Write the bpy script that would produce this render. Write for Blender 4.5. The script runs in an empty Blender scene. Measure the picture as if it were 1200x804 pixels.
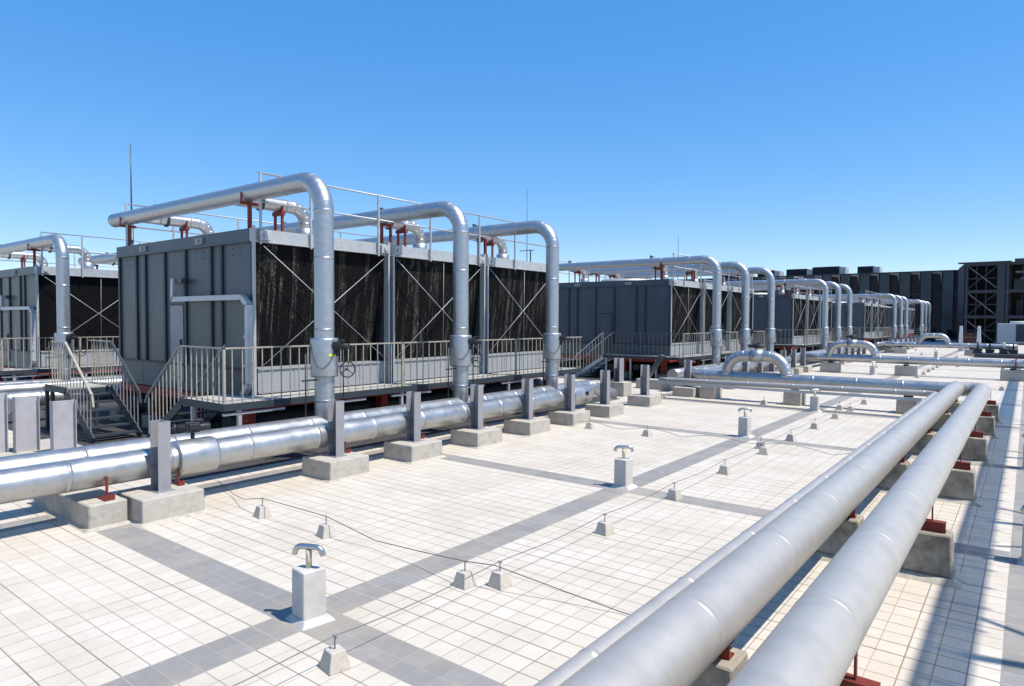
import bpy, bmesh, math, random
from mathutils import Vector, Matrix
random.seed(7)
R = math.radians
S = bpy.context.scene
COL = S.collection

# ------------------------------------------------------------------ camera
cam_d = bpy.data.cameras.new("camera")
cam = bpy.data.objects.new("camera", cam_d); COL.objects.link(cam)
cam_d.sensor_width = 36.0; cam_d.lens = 23.43; cam_d.clip_start = 0.05; cam_d.clip_end = 3000
rx = Vector((0.79066468, 0.61222781, 0.00514489))
ux = Vector((-0.02527734, 0.02424615, 0.9993864))
fx = Vector((-0.61172741, 0.79030958, -0.03464607))
mw = Matrix((rx, ux, -fx)).transposed().to_4x4(); mw.translation = Vector((0, 0, 2.7))
cam.matrix_world = mw
S.camera = cam

# ------------------------------------------------------------------ light
SUN = Vector((0.55, 0.14, 1.0)).normalized()
SUN_EL = math.asin(SUN.z)
W = bpy.data.worlds.new("World"); S.world = W; W.use_nodes = True
nt = W.node_tree; nt.nodes.clear()
out = nt.nodes.new('ShaderNodeOutputWorld'); bg = nt.nodes.new('ShaderNodeBackground')
sky = nt.nodes.new('ShaderNodeTexSky'); sky.sky_type = 'NISHITA'; sky.sun_disc = False
sky.sun_elevation = SUN_EL; sky.sun_rotation = math.atan2(SUN.x, SUN.y)
sky.altitude = 1500; sky.air_density = 1.0; sky.dust_density = 0.35; sky.ozone_density = 4.5
hs = nt.nodes.new('ShaderNodeHueSaturation'); hs.inputs['Saturation'].default_value = 2.0; hs.inputs['Value'].default_value = 2.42; hs.inputs['Hue'].default_value = 0.509
gm = nt.nodes.new('ShaderNodeGamma'); gm.inputs[1].default_value = 0.46
bg.inputs[1].default_value = 0.15
nt.links.new(sky.outputs[0], gm.inputs[0]); nt.links.new(gm.outputs[0], hs.inputs['Color']); nt.links.new(hs.outputs[0], bg.inputs[0]); nt.links.new(bg.outputs[0], out.inputs[0])
sd = bpy.data.lights.new("sun", 'SUN'); sd.energy = 4.8; sd.angle = R(0.53); sd.color = (1.0, 0.95, 0.88)
so = bpy.data.objects.new("sun", sd); COL.objects.link(so)
so.rotation_euler = (-SUN).to_track_quat('-Z', 'Y').to_euler()
S.view_settings.view_transform = 'Standard'; S.view_settings.look = 'None'
S.view_settings.exposure = 0.35; S.view_settings.gamma = 1.0; S.view_settings.use_curve_mapping = False
S.render.engine = 'CYCLES'

# ------------------------------------------------------------------ materials
def mat(name, col=(.5, .5, .5), rough=.6, metal=0.0, var=0.0, vscale=4.0, bump=0.0, bscale=30.0,
        spec=0.5, rvar=0.0, dirt=None, dscale=1.2, dlo=.55, dhi=.75, stretch=(1, 1, 1)):
    m = bpy.data.materials.new(name); m.use_nodes = True
    t = m.node_tree; b = t.nodes['Principled BSDF']
    b.inputs['Base Color'].default_value = (*col, 1); b.inputs['Roughness'].default_value = rough
    b.inputs['Metallic'].default_value = metal; b.inputs['Specular IOR Level'].default_value = spec
    tc = t.nodes.new('ShaderNodeTexCoord'); mp = t.nodes.new('ShaderNodeMapping')
    mp.inputs['Scale'].default_value = stretch
    g = t.nodes.new('ShaderNodeNewGeometry')
    t.links.new(g.outputs['Position'], mp.inputs['Vector'])
    cur = None
    if var > 0:
        n = t.nodes.new('ShaderNodeTexNoise'); n.inputs['Scale'].default_value = vscale
        n.inputs['Detail'].default_value = 6; n.inputs['Roughness'].default_value = .6
        t.links.new(mp.outputs[0], n.inputs['Vector'])
        r = t.nodes.new('ShaderNodeValToRGB')
        r.color_ramp.elements[0].position = .3; r.color_ramp.elements[1].position = .7
        r.color_ramp.elements[0].color = (*[c * (1 - var) for c in col], 1)
        r.color_ramp.elements[1].color = (*[min(1, c * (1 + var)) for c in col], 1)
        t.links.new(n.outputs[0], r.inputs[0]); cur = r.outputs[0]
        if rvar > 0:
            mr = t.nodes.new('ShaderNodeMapRange'); mr.inputs[1].default_value = .3; mr.inputs[2].default_value = .7
            mr.inputs[3].default_value = rough - rvar; mr.inputs[4].default_value = rough + rvar
            t.links.new(n.outputs[0], mr.inputs[0]); t.links.new(mr.outputs[0], b.inputs['Roughness'])
    if dirt:
        n2 = t.nodes.new('ShaderNodeTexNoise'); n2.inputs['Scale'].default_value = dscale
        n2.inputs['Detail'].default_value = 8; n2.inputs['Roughness'].default_value = .65
        t.links.new(mp.outputs[0], n2.inputs['Vector'])
        r2 = t.nodes.new('ShaderNodeMapRange'); r2.inputs[1].default_value = dlo; r2.inputs[2].default_value = dhi
        t.links.new(n2.outputs[0], r2.inputs[0])
        mx = t.nodes.new('ShaderNodeMix'); mx.data_type = 'RGBA'
        t.links.new(r2.outputs[0], mx.inputs[0])
        if cur: t.links.new(cur, mx.inputs[6])
        else: mx.inputs[6].default_value = (*col, 1)
        mx.inputs[7].default_value = (*dirt, 1); cur = mx.outputs[2]
    if cur: t.links.new(cur, b.inputs['Base Color'])
    if bump > 0:
        n3 = t.nodes.new('ShaderNodeTexNoise'); n3.inputs['Scale'].default_value = bscale; n3.inputs['Detail'].default_value = 4
        t.links.new(mp.outputs[0], n3.inputs['Vector'])
        bp = t.nodes.new('ShaderNodeBump'); bp.inputs['Strength'].default_value = bump; bp.inputs['Distance'].default_value = .02
        t.links.new(n3.outputs[0], bp.inputs['Height']); t.links.new(bp.outputs[0], b.inputs['Normal'])
    return m

M = {}
M['galv'] = mat('galvanized_cladding', (.44, .44, .43), .40, .82, .12, 4, .08, 2.2, rvar=.06, dirt=(.40, .39, .36), dscale=2.2, dlo=.56, dhi=.8)
M['galv_riser'] = mat('galvanized_riser', (.40, .425, .445), .42, .8, .10, 9, .05, 6.0, rvar=.04, dirt=(.42, .43, .44), dscale=3, dlo=.5, dhi=.8)
M['jacket'] = mat('dull_aluminium_jacket', (.47, .44, .395), .45, .42, .06, 14, .09, 2.0, dirt=(.37, .35, .32), dscale=3.5, dlo=.5, dhi=.75)
M['concrete'] = mat('weathered_concrete', (.36, .325, .27), .9, 0, .16, 7, .25, 40, .2, dirt=(.14, .125, .10), dscale=2.6, dlo=.44, dhi=.66)
M['concrete_lt'] = mat('cast_concrete', (.42, .385, .33), .9, 0, .12, 9, .2, 50, .2, dirt=(.27, .25, .22), dscale=5, dlo=.52, dhi=.75)
M['red'] = mat('red_oxide_primer', (.17, .027, .018), .6, 0, .2, 9, .1, 40, .3, dirt=(.18, .05, .03), dscale=5)
M['red_dk'] = mat('dark_red_steel', (.34, .042, .03), .65, 0, .25, 4, dirt=(.07, .03, .025), dscale=3)
M['steel'] = mat('grey_painted_steel', (.27, .265, .28), .5, .1, .08, 5, .03, 20, .4, dirt=(.27, .25, .23), dscale=4, dlo=.55, dhi=.75)
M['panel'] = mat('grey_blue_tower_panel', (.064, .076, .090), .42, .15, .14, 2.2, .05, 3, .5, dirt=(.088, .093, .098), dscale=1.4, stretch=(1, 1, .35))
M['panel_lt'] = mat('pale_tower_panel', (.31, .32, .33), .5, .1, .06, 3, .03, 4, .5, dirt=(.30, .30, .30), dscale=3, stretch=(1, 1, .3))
M['panel_dk'] = mat('dark_channel', (.030, .036, .043), .5, .2, .1, 3)
M['beam'] = mat('galvanized_beam', (.44, .45, .45), .5, .35, .1, 6, .05, 8, dirt=(.33, .32, .30), dscale=4)
M['rail'] = mat('pale_rail_paint', (.36, .335, .28), .5, .1, .12, 8, dirt=(.24, .19, .11), dscale=9, dlo=.5, dhi=.7)
M['rail_grey'] = mat('grey_rail', (.42, .43, .44), .5, .4, .1, 8)
M['deck'] = mat('deck_plate', (.42, .40, .36), .75, .1, .15, 6, .1, 60, dirt=(.30, .26, .20), dscale=4)
M['dark'] = mat('dark_steel', (.035, .045, .055), .55, .2, .15, 6)
M['black'] = mat('black_casting', (.02, .02, .022), .5, .1, .2, 20)
M['cable'] = mat('black_cable', (.10, .10, .095), .6)
M['wire'] = mat('grey_conductor', (.20, .20, .20), .5, .5)
M['yellow'] = mat('yellow_tape', (.60, .60, .06), .6)
M['fan'] = mat('equipment_grey', (.42, .43, .44), .5, .1, .05, 4)
M['bld_dk'] = mat('brown_black_cladding', (.012, .011, .016), .8, 0, .25, .6)
M['bld_glass'] = mat('dark_blue_glass', (.016, .034, .052), .3, 0, .3, .5)
M['bld_blue'] = mat('blue_dark_steel', (.022, .026, .040), .5, 0, .2, .5)
M['bld_fin'] = mat('pale_fin', (.17, .165, .155), .7, 0, .1, 1)
M['white'] = mat('white_paint', (.62, .62, .60), .6, 0, .06, 3)
M['maroon'] = mat('maroon_board', (.05, .014, .012), .5, 0, .2, 3)
M['floor_shade'] = mat('painted_floor_shade', (.055, .052, .05), .85, 0, .3, 2, .2, 30, .3, dirt=(.14, .13, .11), dscale=1.5, dlo=.58, dhi=.75)  # near-black floor colour standing in for shade
M['mortar'] = mat('mortar_fillet', (.42, .385, .32), .95, 0, .15, 10, .2, 50, .2, dirt=(.27, .24, .19), dscale=6)
M['steel_lt'] = mat('pale_grey_steel', (.40, .39, .41), .5, .1, .08, 5, .03, 20, .4, dirt=(.34, .31, .28), dscale=4)
M['streak'] = mat('dusty_brick', (.26, .17, .12), .8, 0, .2, 6)

def fill_mat():
    m = bpy.data.materials.new('wet_black_fill'); m.use_nodes = True
    t = m.node_tree; b = t.nodes['Principled BSDF']; b.inputs['Roughness'].default_value = .85; b.inputs['Specular IOR Level'].default_value = .12
    g = t.nodes.new('ShaderNodeNewGeometry')
    def noise(sc, det, rough, st):
        mp = t.nodes.new('ShaderNodeMapping'); mp.inputs['Scale'].default_value = st
        t.links.new(g.outputs['Position'], mp.inputs['Vector'])
        n = t.nodes.new('ShaderNodeTexNoise'); n.inputs['Scale'].default_value = sc
        n.inputs['Detail'].default_value = det; n.inputs['Roughness'].default_value = rough
        t.links.new(mp.outputs[0], n.inputs['Vector']); return n.outputs[0]
    def mr(x, a, c):
        k = t.nodes.new('ShaderNodeMapRange'); k.inputs[1].default_value = a; k.inputs[2].default_value = c
        t.links.new(x, k.inputs[0]); return k.outputs[0]
    def mul(x, y):
        k = t.nodes.new('ShaderNodeMath'); k.operation = 'MULTIPLY'
        for i, v in enumerate((x, y)):
            if isinstance(v, float): k.inputs[i].default_value = v
            else: t.links.new(v, k.inputs[i])
        return k.outputs[0]
    def add(x, y):
        k = t.nodes.new('ShaderNodeMath'); k.operation = 'ADD'; k.use_clamp = True
        for i, v in enumerate((x, y)):
            if isinstance(v, float): k.inputs[i].default_value = v
            else: t.links.new(v, k.inputs[i])
        return k.outputs[0]
    streak = mr(noise(3.4, 3, .6, (0.2, 1.7, .10)), .50, .66)
    fine = mr(noise(34, 3, .7, (.3, 1.0, 1.0)), .525, .585)
    grid = mr(noise(30, 2, .6, (.3, .3, 1.2)), .52, .62)
    fib = mr(noise(40, 2, .6, (.2, 1.0, .07)), .42, .66)
    rag = add(mul(fine, .62), .14)
    val = add(mul(mul(mul(streak, rag), fib), 1.15), mul(mul(fine, grid), .06))
    mx = t.nodes.new('ShaderNodeMix'); mx.data_type = 'RGBA'
    mx.inputs[6].default_value = (.0035, .0035, .004, 1); mx.inputs[7].default_value = (.33, .31, .27, 1)
    t.links.new(val, mx.inputs[0]); t.links.new(mx.outputs[2], b.inputs['Base Color'])
    return m
M['fill'] = fill_mat()

def tile_mat():
    m = bpy.data.materials.new('roof_tiles'); m.use_nodes = True
    t = m.node_tree; b = t.nodes['Principled BSDF']; L = t.links
    b.inputs['Roughness'].default_value = .62; b.inputs['Specular IOR Level'].default_value = .35
    g = t.nodes.new('ShaderNodeNewGeometry'); sx = t.nodes.new('ShaderNodeSeparateXYZ'); L.new(g.outputs['Position'], sx.inputs[0])
    def mth(op, a, b_=None, c=None, clamp=False):
        k = t.nodes.new('ShaderNodeMath'); k.operation = op; k.use_clamp = clamp
        for i, v in enumerate((a, b_, c)):
            if v is None: continue
            if isinstance(v, (int, float)): k.inputs[i].default_value = float(v)
            else: L.new(v, k.inputs[i])
        return k.outputs[0]
    PX, PY = 5.23 / 25, 5.93 / 28
    ux_ = mth('DIVIDE', mth('ADD', sx.outputs[0], 5.325 + 5.23 * 200), PX)
    uy_ = mth('DIVIDE', mth('ADD', sx.outputs[1], -3.375 + 5.93 * 200), PY)
    ix = mth('FLOOR', ux_); iy = mth('FLOOR', uy_)
    fx_ = mth('SUBTRACT', ux_, ix); fy_ = mth('SUBTRACT', uy_, iy)
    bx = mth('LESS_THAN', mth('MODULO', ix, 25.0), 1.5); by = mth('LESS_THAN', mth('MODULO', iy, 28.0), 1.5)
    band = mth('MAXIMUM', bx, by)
    dx = mth('MINIMUM', fx_, mth('SUBTRACT', 1.0, fx_)); dy = mth('MINIMUM', fy_, mth('SUBTRACT', 1.0, fy_))
    # joint darkness varies from joint to joint
    def wn(a, b2=None):
        w = t.nodes.new('ShaderNodeTexWhiteNoise'); w.noise_dimensions = '2D'
        c = t.nodes.new('ShaderNodeCombineXYZ'); L.new(a, c.inputs[0])
        if b2 is not None: L.new(b2, c.inputs[1])
        L.new(c.outputs[0], w.inputs['Vector']); return w.outputs['Value']
    rx_ = mth('ROUND', ux_); ry_ = mth('ROUND', uy_)
    jx = wn(rx_); jy = wn(ry_)
    wx = mth('ADD', .020, mth('MULTIPLY', jx, .014)); wy = mth('ADD', .024, mth('MULTIPLY', mth('POWER', jy, 2.0), .022))
    lx = mth('SUBTRACT', 1.0, mth('DIVIDE', dx, wx), clamp=True); ly = mth('SUBTRACT', 1.0, mth('DIVIDE', dy, wy), clamp=True)
    lx = mth('MULTIPLY', mth('MULTIPLY', lx, 2.2, clamp=True), mth('ADD', .45, mth('MULTIPLY', jx, .4)))
    ly = mth('MULTIPLY', mth('MULTIPLY', ly, 2.2, clamp=True), mth('ADD', .6, mth('MULTIPLY', jy, .4)))
    joint = mth('MAXIMUM', lx, ly)
    # slight per tile tone
    tv = wn(ix, iy)
    n = t.nodes.new('ShaderNodeTexNoise'); n.inputs['Scale'].default_value = .9; n.inputs['Detail'].default_value = 9; n.inputs['Roughness'].default_value = .68
    L.new(g.outputs['Position'], n.inputs['Vector'])
    n2 = t.nodes.new('ShaderNodeTexNoise'); n2.inputs['Scale'].default_value = 9; n2.inputs['Detail'].default_value = 6
    L.new(g.outputs['Position'], n2.inputs['Vector'])
    def mix(f, a, c):
        k = t.nodes.new('ShaderNodeMix'); k.data_type = 'RGBA'
        for i, v in ((0, f), (6, a), (7, c)):
            if isinstance(v, tuple): k.inputs[i].default_value = (*v, 1)
            elif isinstance(v, float): k.inputs[i].default_value = v
            else: L.new(v, k.inputs[i])
        return k.outputs[2]
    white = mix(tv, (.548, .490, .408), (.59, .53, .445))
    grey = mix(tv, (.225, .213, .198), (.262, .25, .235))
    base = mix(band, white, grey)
    def mr(x, a, c, lo=0., hi=1.):
        k = t.nodes.new('ShaderNodeMapRange'); k.inputs[1].default_value = a; k.inputs[2].default_value = c
        k.inputs[3].default_value = lo; k.inputs[4].default_value = hi
        L.new(x, k.inputs[0]); return k.outputs[0]
    base = mix(mr(n.outputs[0], .44, .70, 0., .50), base, (.42, .35, .255))
    base = mix(mr(n2.outputs[0], .56, .78, 0., .30), base, (.34, .325, .30))
    # cement smears on the grey tiles
    n4 = t.nodes.new('ShaderNodeTexNoise'); n4.inputs['Scale'].default_value = 5; n4.inputs['Detail'].default_value = 7
    L.new(g.outputs['Position'], n4.inputs['Vector'])
    base = mix(mth('MULTIPLY', mr(n4.outputs[0], .6, .72, 0., .45), band), base, (.40, .375, .33))
    # dark or buff grout
    n3 = t.nodes.new('ShaderNodeTexNoise'); n3.inputs['Scale'].default_value = .7; n3.inputs['Detail'].default_value = 3
    L.new(g.outputs['Position'], n3.inputs['Vector'])
    gcol = mix(mr(n3.outputs[0], .45, .62), (.135, .122, .105), (.29, .215, .135))
    gcol = mix(band, gcol, (.36, .335, .295))
    base = mix(joint, base, gcol)
    vo = t.nodes.new('ShaderNodeTexVoronoi'); vo.inputs['Scale'].default_value = 2.3; L.new(g.outputs['Position'], vo.inputs['Vector'])
    spk = mth('MULTIPLY', mth('LESS_THAN', vo.outputs['Distance'], .016), .55)
    base = mix(spk, base, (.10, .09, .075))
    L.new(base, b.inputs['Base Color'])
    bp = t.nodes.new('ShaderNodeBump'); bp.inputs['Strength'].default_value = .5; bp.inputs['Distance'].default_value = .004
    L.new(mth('SUBTRACT', 1.0, joint), bp.inputs['Height']); L.new(bp.outputs[0], b.inputs['Normal'])
    return m
M['tile'] = tile_mat()

# ------------------------------------------------------------------ mesh builder
class MB:
    def __init__(s): s.v = []; s.f = []; s.sm = []
    def add(s, vs, fs, smooth=False):
        o = len(s.v); s.v += [tuple(p) for p in vs]; s.f += [tuple(i + o for i in f) for f in fs]
        s.sm += [smooth] * len(fs) if isinstance(smooth, bool) else list(smooth); return s
    def box(s, a, b):
        x0, y0, z0 = [min(a[i], b[i]) for i in range(3)]; x1, y1, z1 = [max(a[i], b[i]) for i in range(3)]
        return s.add([(x0, y0, z0), (x1, y0, z0), (x1, y1, z0), (x0, y1, z0), (x0, y0, z1), (x1, y0, z1), (x1, y1, z1), (x0, y1, z1)],
                     [(0, 3, 2, 1), (4, 5, 6, 7), (0, 1, 5, 4), (1, 2, 6, 5), (2, 3, 7, 6), (3, 0, 4, 7)])
    def frus(s, cx, cy, z0, z1, bx, by, tx, ty, ox=0, oy=0):
        return s.add([(cx - bx, cy - by, z0), (cx + bx, cy - by, z0), (cx + bx, cy + by, z0), (cx - bx, cy + by, z0),
                      (cx - tx + ox, cy - ty + oy, z1), (cx + tx + ox, cy - ty + oy, z1), (cx + tx + ox, cy + ty + oy, z1), (cx - tx + ox, cy + ty + oy, z1)],
                     [(0, 3, 2, 1), (4, 5, 6, 7), (0, 1, 5, 4), (1, 2, 6, 5), (2, 3, 7, 6), (3, 0, 4, 7)])
    def bar(s, p, q, w, h=None, up=(0, 0, 1)):
        h = h or w; p = Vector(p); q = Vector(q); d = (q - p).normalized(); u = Vector(up)
        if abs(d.dot(u)) > .98: u = Vector((0, 1, 0))
        a = d.cross(u).normalized() * w / 2; c = a.cross(d).normalized() * h / 2
        vs = [p - a - c, p + a - c, p + a + c, p - a + c, q - a - c, q + a - c, q + a + c, q - a + c]
        return s.add(vs, [(0, 3, 2, 1), (4, 5, 6, 7), (0, 1, 5, 4), (1, 2, 6, 5), (2, 3, 7, 6), (3, 0, 4, 7)])
    def sweep(s, pts, radii, n=24, cap=True, flat=False):
        pts = [Vector(p) for p in pts]; rings = []
        t0 = (pts[1] - pts[0]).normalized(); u = Vector((0, 0, 1)) if abs(t0.z) < .9 else Vector((1, 0, 0))
        a = t0.cross(u).normalized(); prev = t0; vs = []; fs = []
        for i, p in enumerate(pts):
            if i == 0: tg = t0; 
            elif i == len(pts) - 1: tg = (pts[-1] - pts[-2]).normalized()
            else:
                d1 = (p - pts[i - 1]); d2 = (pts[i + 1] - p); tg = (d1.normalized() + d2.normalized()).normalized()
            q = prev.rotation_difference(tg); a = (q @ a); a = (a - tg * a.dot(tg)).normalized(); b = tg.cross(a); prev = tg
            r = radii[i] if isinstance(radii, (list, tuple)) else radii
            for k in range(n):
                th = 2 * math.pi * k / n; vs.append(p + (a * math.cos(th) + b * math.sin(th)) * r)
        for i in range(len(pts) - 1):
            for k in range(n):
                k2 = (k + 1) % n; fs.append((i * n + k, i * n + k2, (i + 1) * n + k2, (i + 1) * n + k))
        sm = [not flat] * len(fs)
        if cap:
            fs.append(tuple(range(n - 1, -1, -1))); fs.append(tuple(range((len(pts) - 1) * n, len(pts) * n))); sm += [False, False]
        return s.add(vs, fs, sm)
    def cyl(s, p, q, r, n=16, r2=None, flat=False):
        return s.sweep([p, q], [r, r if r2 is None else r2], n, True, flat)
    def torus(s, c, axis, Rr, r, n=24, k=8):
        axis = Vector(axis).normalized(); u = Vector((0, 0, 1)) if abs(axis.z) < .9 else Vector((1, 0, 0))
        a = axis.cross(u).normalized(); b = axis.cross(a); vs = []; fs = []
        for i in range(n):
            th = 2 * math.pi * i / n; d = a * math.cos(th) + b * math.sin(th)
            for j in range(k):
                ph = 2 * math.pi * j / k; vs.append(Vector(c) + d * (Rr + r * math.cos(ph)) + axis * r * math.sin(ph))
        for i in range(n):
            for j in range(k):
                fs.append((i * k + j, ((i + 1) % n) * k + j, ((i + 1) % n) * k + (j + 1) % k, i * k + (j + 1) % k))
        return s.add(vs, fs, True)
    def build(s, name, material, parent=None, bevel=0.0):
        me = bpy.data.meshes.new(name); me.from_pydata([tuple(v) for v in s.v], [], s.f)
        me.polygons.foreach_set('use_smooth', s.sm); me.materials.append(material)
        bm = bmesh.new(); bm.from_mesh(me); bmesh.ops.recalc_face_normals(bm, faces=bm.faces)
        if bevel > 0:
            es = [e for e in bm.edges if len(e.link_faces) == 2 and e.calc_face_angle(0) > .5]
            bmesh.ops.bevel(bm, geom=es, offset=bevel, segments=1, affect='EDGES')
        bm.to_mesh(me); bm.free(); me.update()
        o = bpy.data.objects.new(name, me); COL.objects.link(o)
        if parent: o.parent = parent
        return o

def fillet(pts, rad, seg=7):
    pts = [Vector(p) for p in pts]; out = [pts[0]]; bends = []
    for i in range(1, len(pts) - 1):
        p = pts[i]; d1 = (pts[i - 1] - p).normalized(); d2 = (pts[i + 1] - p).normalized()
        ang = d1.angle(d2); tl = rad / math.tan(ang / 2); a = p + d1 * tl; c = p + d2 * tl
        cen = p + (d1 + d2).normalized() * (rad / math.sin(ang / 2))
        va = a - cen; vc = c - cen; tot = va.angle(vc); ax = va.cross(vc).normalized()
        for k in range(seg + 1):
            out.append(cen + Matrix.Rotation(tot * k / seg, 3, ax) @ va); bends.append(len(out) - 1)
    out.append(pts[-1]); return out, bends

def pipe(mb, pts, r, bend=.5, seam=1.1, n=28, seg=7, cap=True, lip=.004, start=.6):
    """jacketed pipe: straight runs with a raised seam every `seam` metres, elbows made of gores with seams"""
    P, B = fillet(pts, bend, seg * 2) if len(pts) > 2 else ([Vector(p) for p in pts], [])
    Bs = set(B); op = []; rr = []
    def put(p, q): op.append(p); rr.append(q)
    put(P[0], r)
    for i in range(len(P) - 1):
        a, b = P[i], P[i + 1]; d = (b - a); ln = d.length
        if ln < 1e-6: continue
        d = d / ln
        if i in Bs and (i + 1) in Bs and ln < bend:
            k = B.index(i)
            if k % 3 == 2:
                put(a.lerp(b, .25), r); put(a.lerp(b, .42), r); put(a.lerp(b, .46), r + lip * .6); put(a.lerp(b, .54), r + lip * .6); put(a.lerp(b, .58), r); put(a.lerp(b, .75), r)
        else:
            s = start if ln > start * 1.5 else ln / 2
            while s < ln - .05:
                for o, q in ((-.04, r), (-.012, r), (-.009, r + lip), (.009, r + lip), (.012, r), (.04, r)): put(a + d * (s + o), q)
                s += seam
        if (i + 1) in Bs and i in Bs and (i + 2) in Bs: put(b, r)
        elif (i + 1) in Bs:
            d2 = (P[i + 2] - b).normalized() if i + 2 < len(P) else d
            put(b - d * .04, r); put(b - d * .014, r); put(b - d * .010, r + lip); put(b + d2 * .010, r + lip); put(b + d2 * .014, r); put(b + d2 * .035, r)
        else: put(b, r)
    mb.sweep(op, rr, n, cap)
    return mb

def empty(name, loc=(0, 0, 0), rz=0.0):
    o = bpy.data.objects.new(name, None); COL.objects.link(o); o.location = loc; o.rotation_euler = (0, 0, rz)
    o.empty_display_size = .2; return o
def tag(o, label=None, cat=None, group=None, kind=None):
    if label: o['label'] = label
    if cat: o['category'] = cat
    if group: o['group'] = group
    if kind: o['kind'] = kind
    return o
def kids(o): return [c for c in CH.get(o.name, [])]
def copy_tree(src, parent=None, loc=None):
    allo = list(bpy.data.objects)
    def rec(o, par):
        c = o.copy(); COL.objects.link(c); c.parent = par
        for ch in [x for x in allo if x.parent == o]: rec(ch, c)
        return c
    c = rec(src, parent)
    if loc is not None: c.location = loc
    return c
ORD = ['first', 'second', 'third', 'fourth', 'fifth', 'sixth', 'seventh', 'eighth', 'ninth', 'tenth', 'eleventh', 'twelfth', 'thirteenth', 'fourteenth', 'fifteenth', 'sixteenth']

# ------------------------------------------------------------------ setting
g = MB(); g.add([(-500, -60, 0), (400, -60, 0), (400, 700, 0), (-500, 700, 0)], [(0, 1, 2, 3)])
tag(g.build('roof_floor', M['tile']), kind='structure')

mm = MB()  # dark sheets over the tiles, painting in the shade under towers and stairs
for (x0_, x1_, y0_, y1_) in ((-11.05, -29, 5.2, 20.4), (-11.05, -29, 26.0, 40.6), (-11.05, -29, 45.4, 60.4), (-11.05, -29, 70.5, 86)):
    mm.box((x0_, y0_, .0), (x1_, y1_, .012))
tag(mm.build('roof_shade_sheet', M['floor_shade']), kind='structure')

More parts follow.
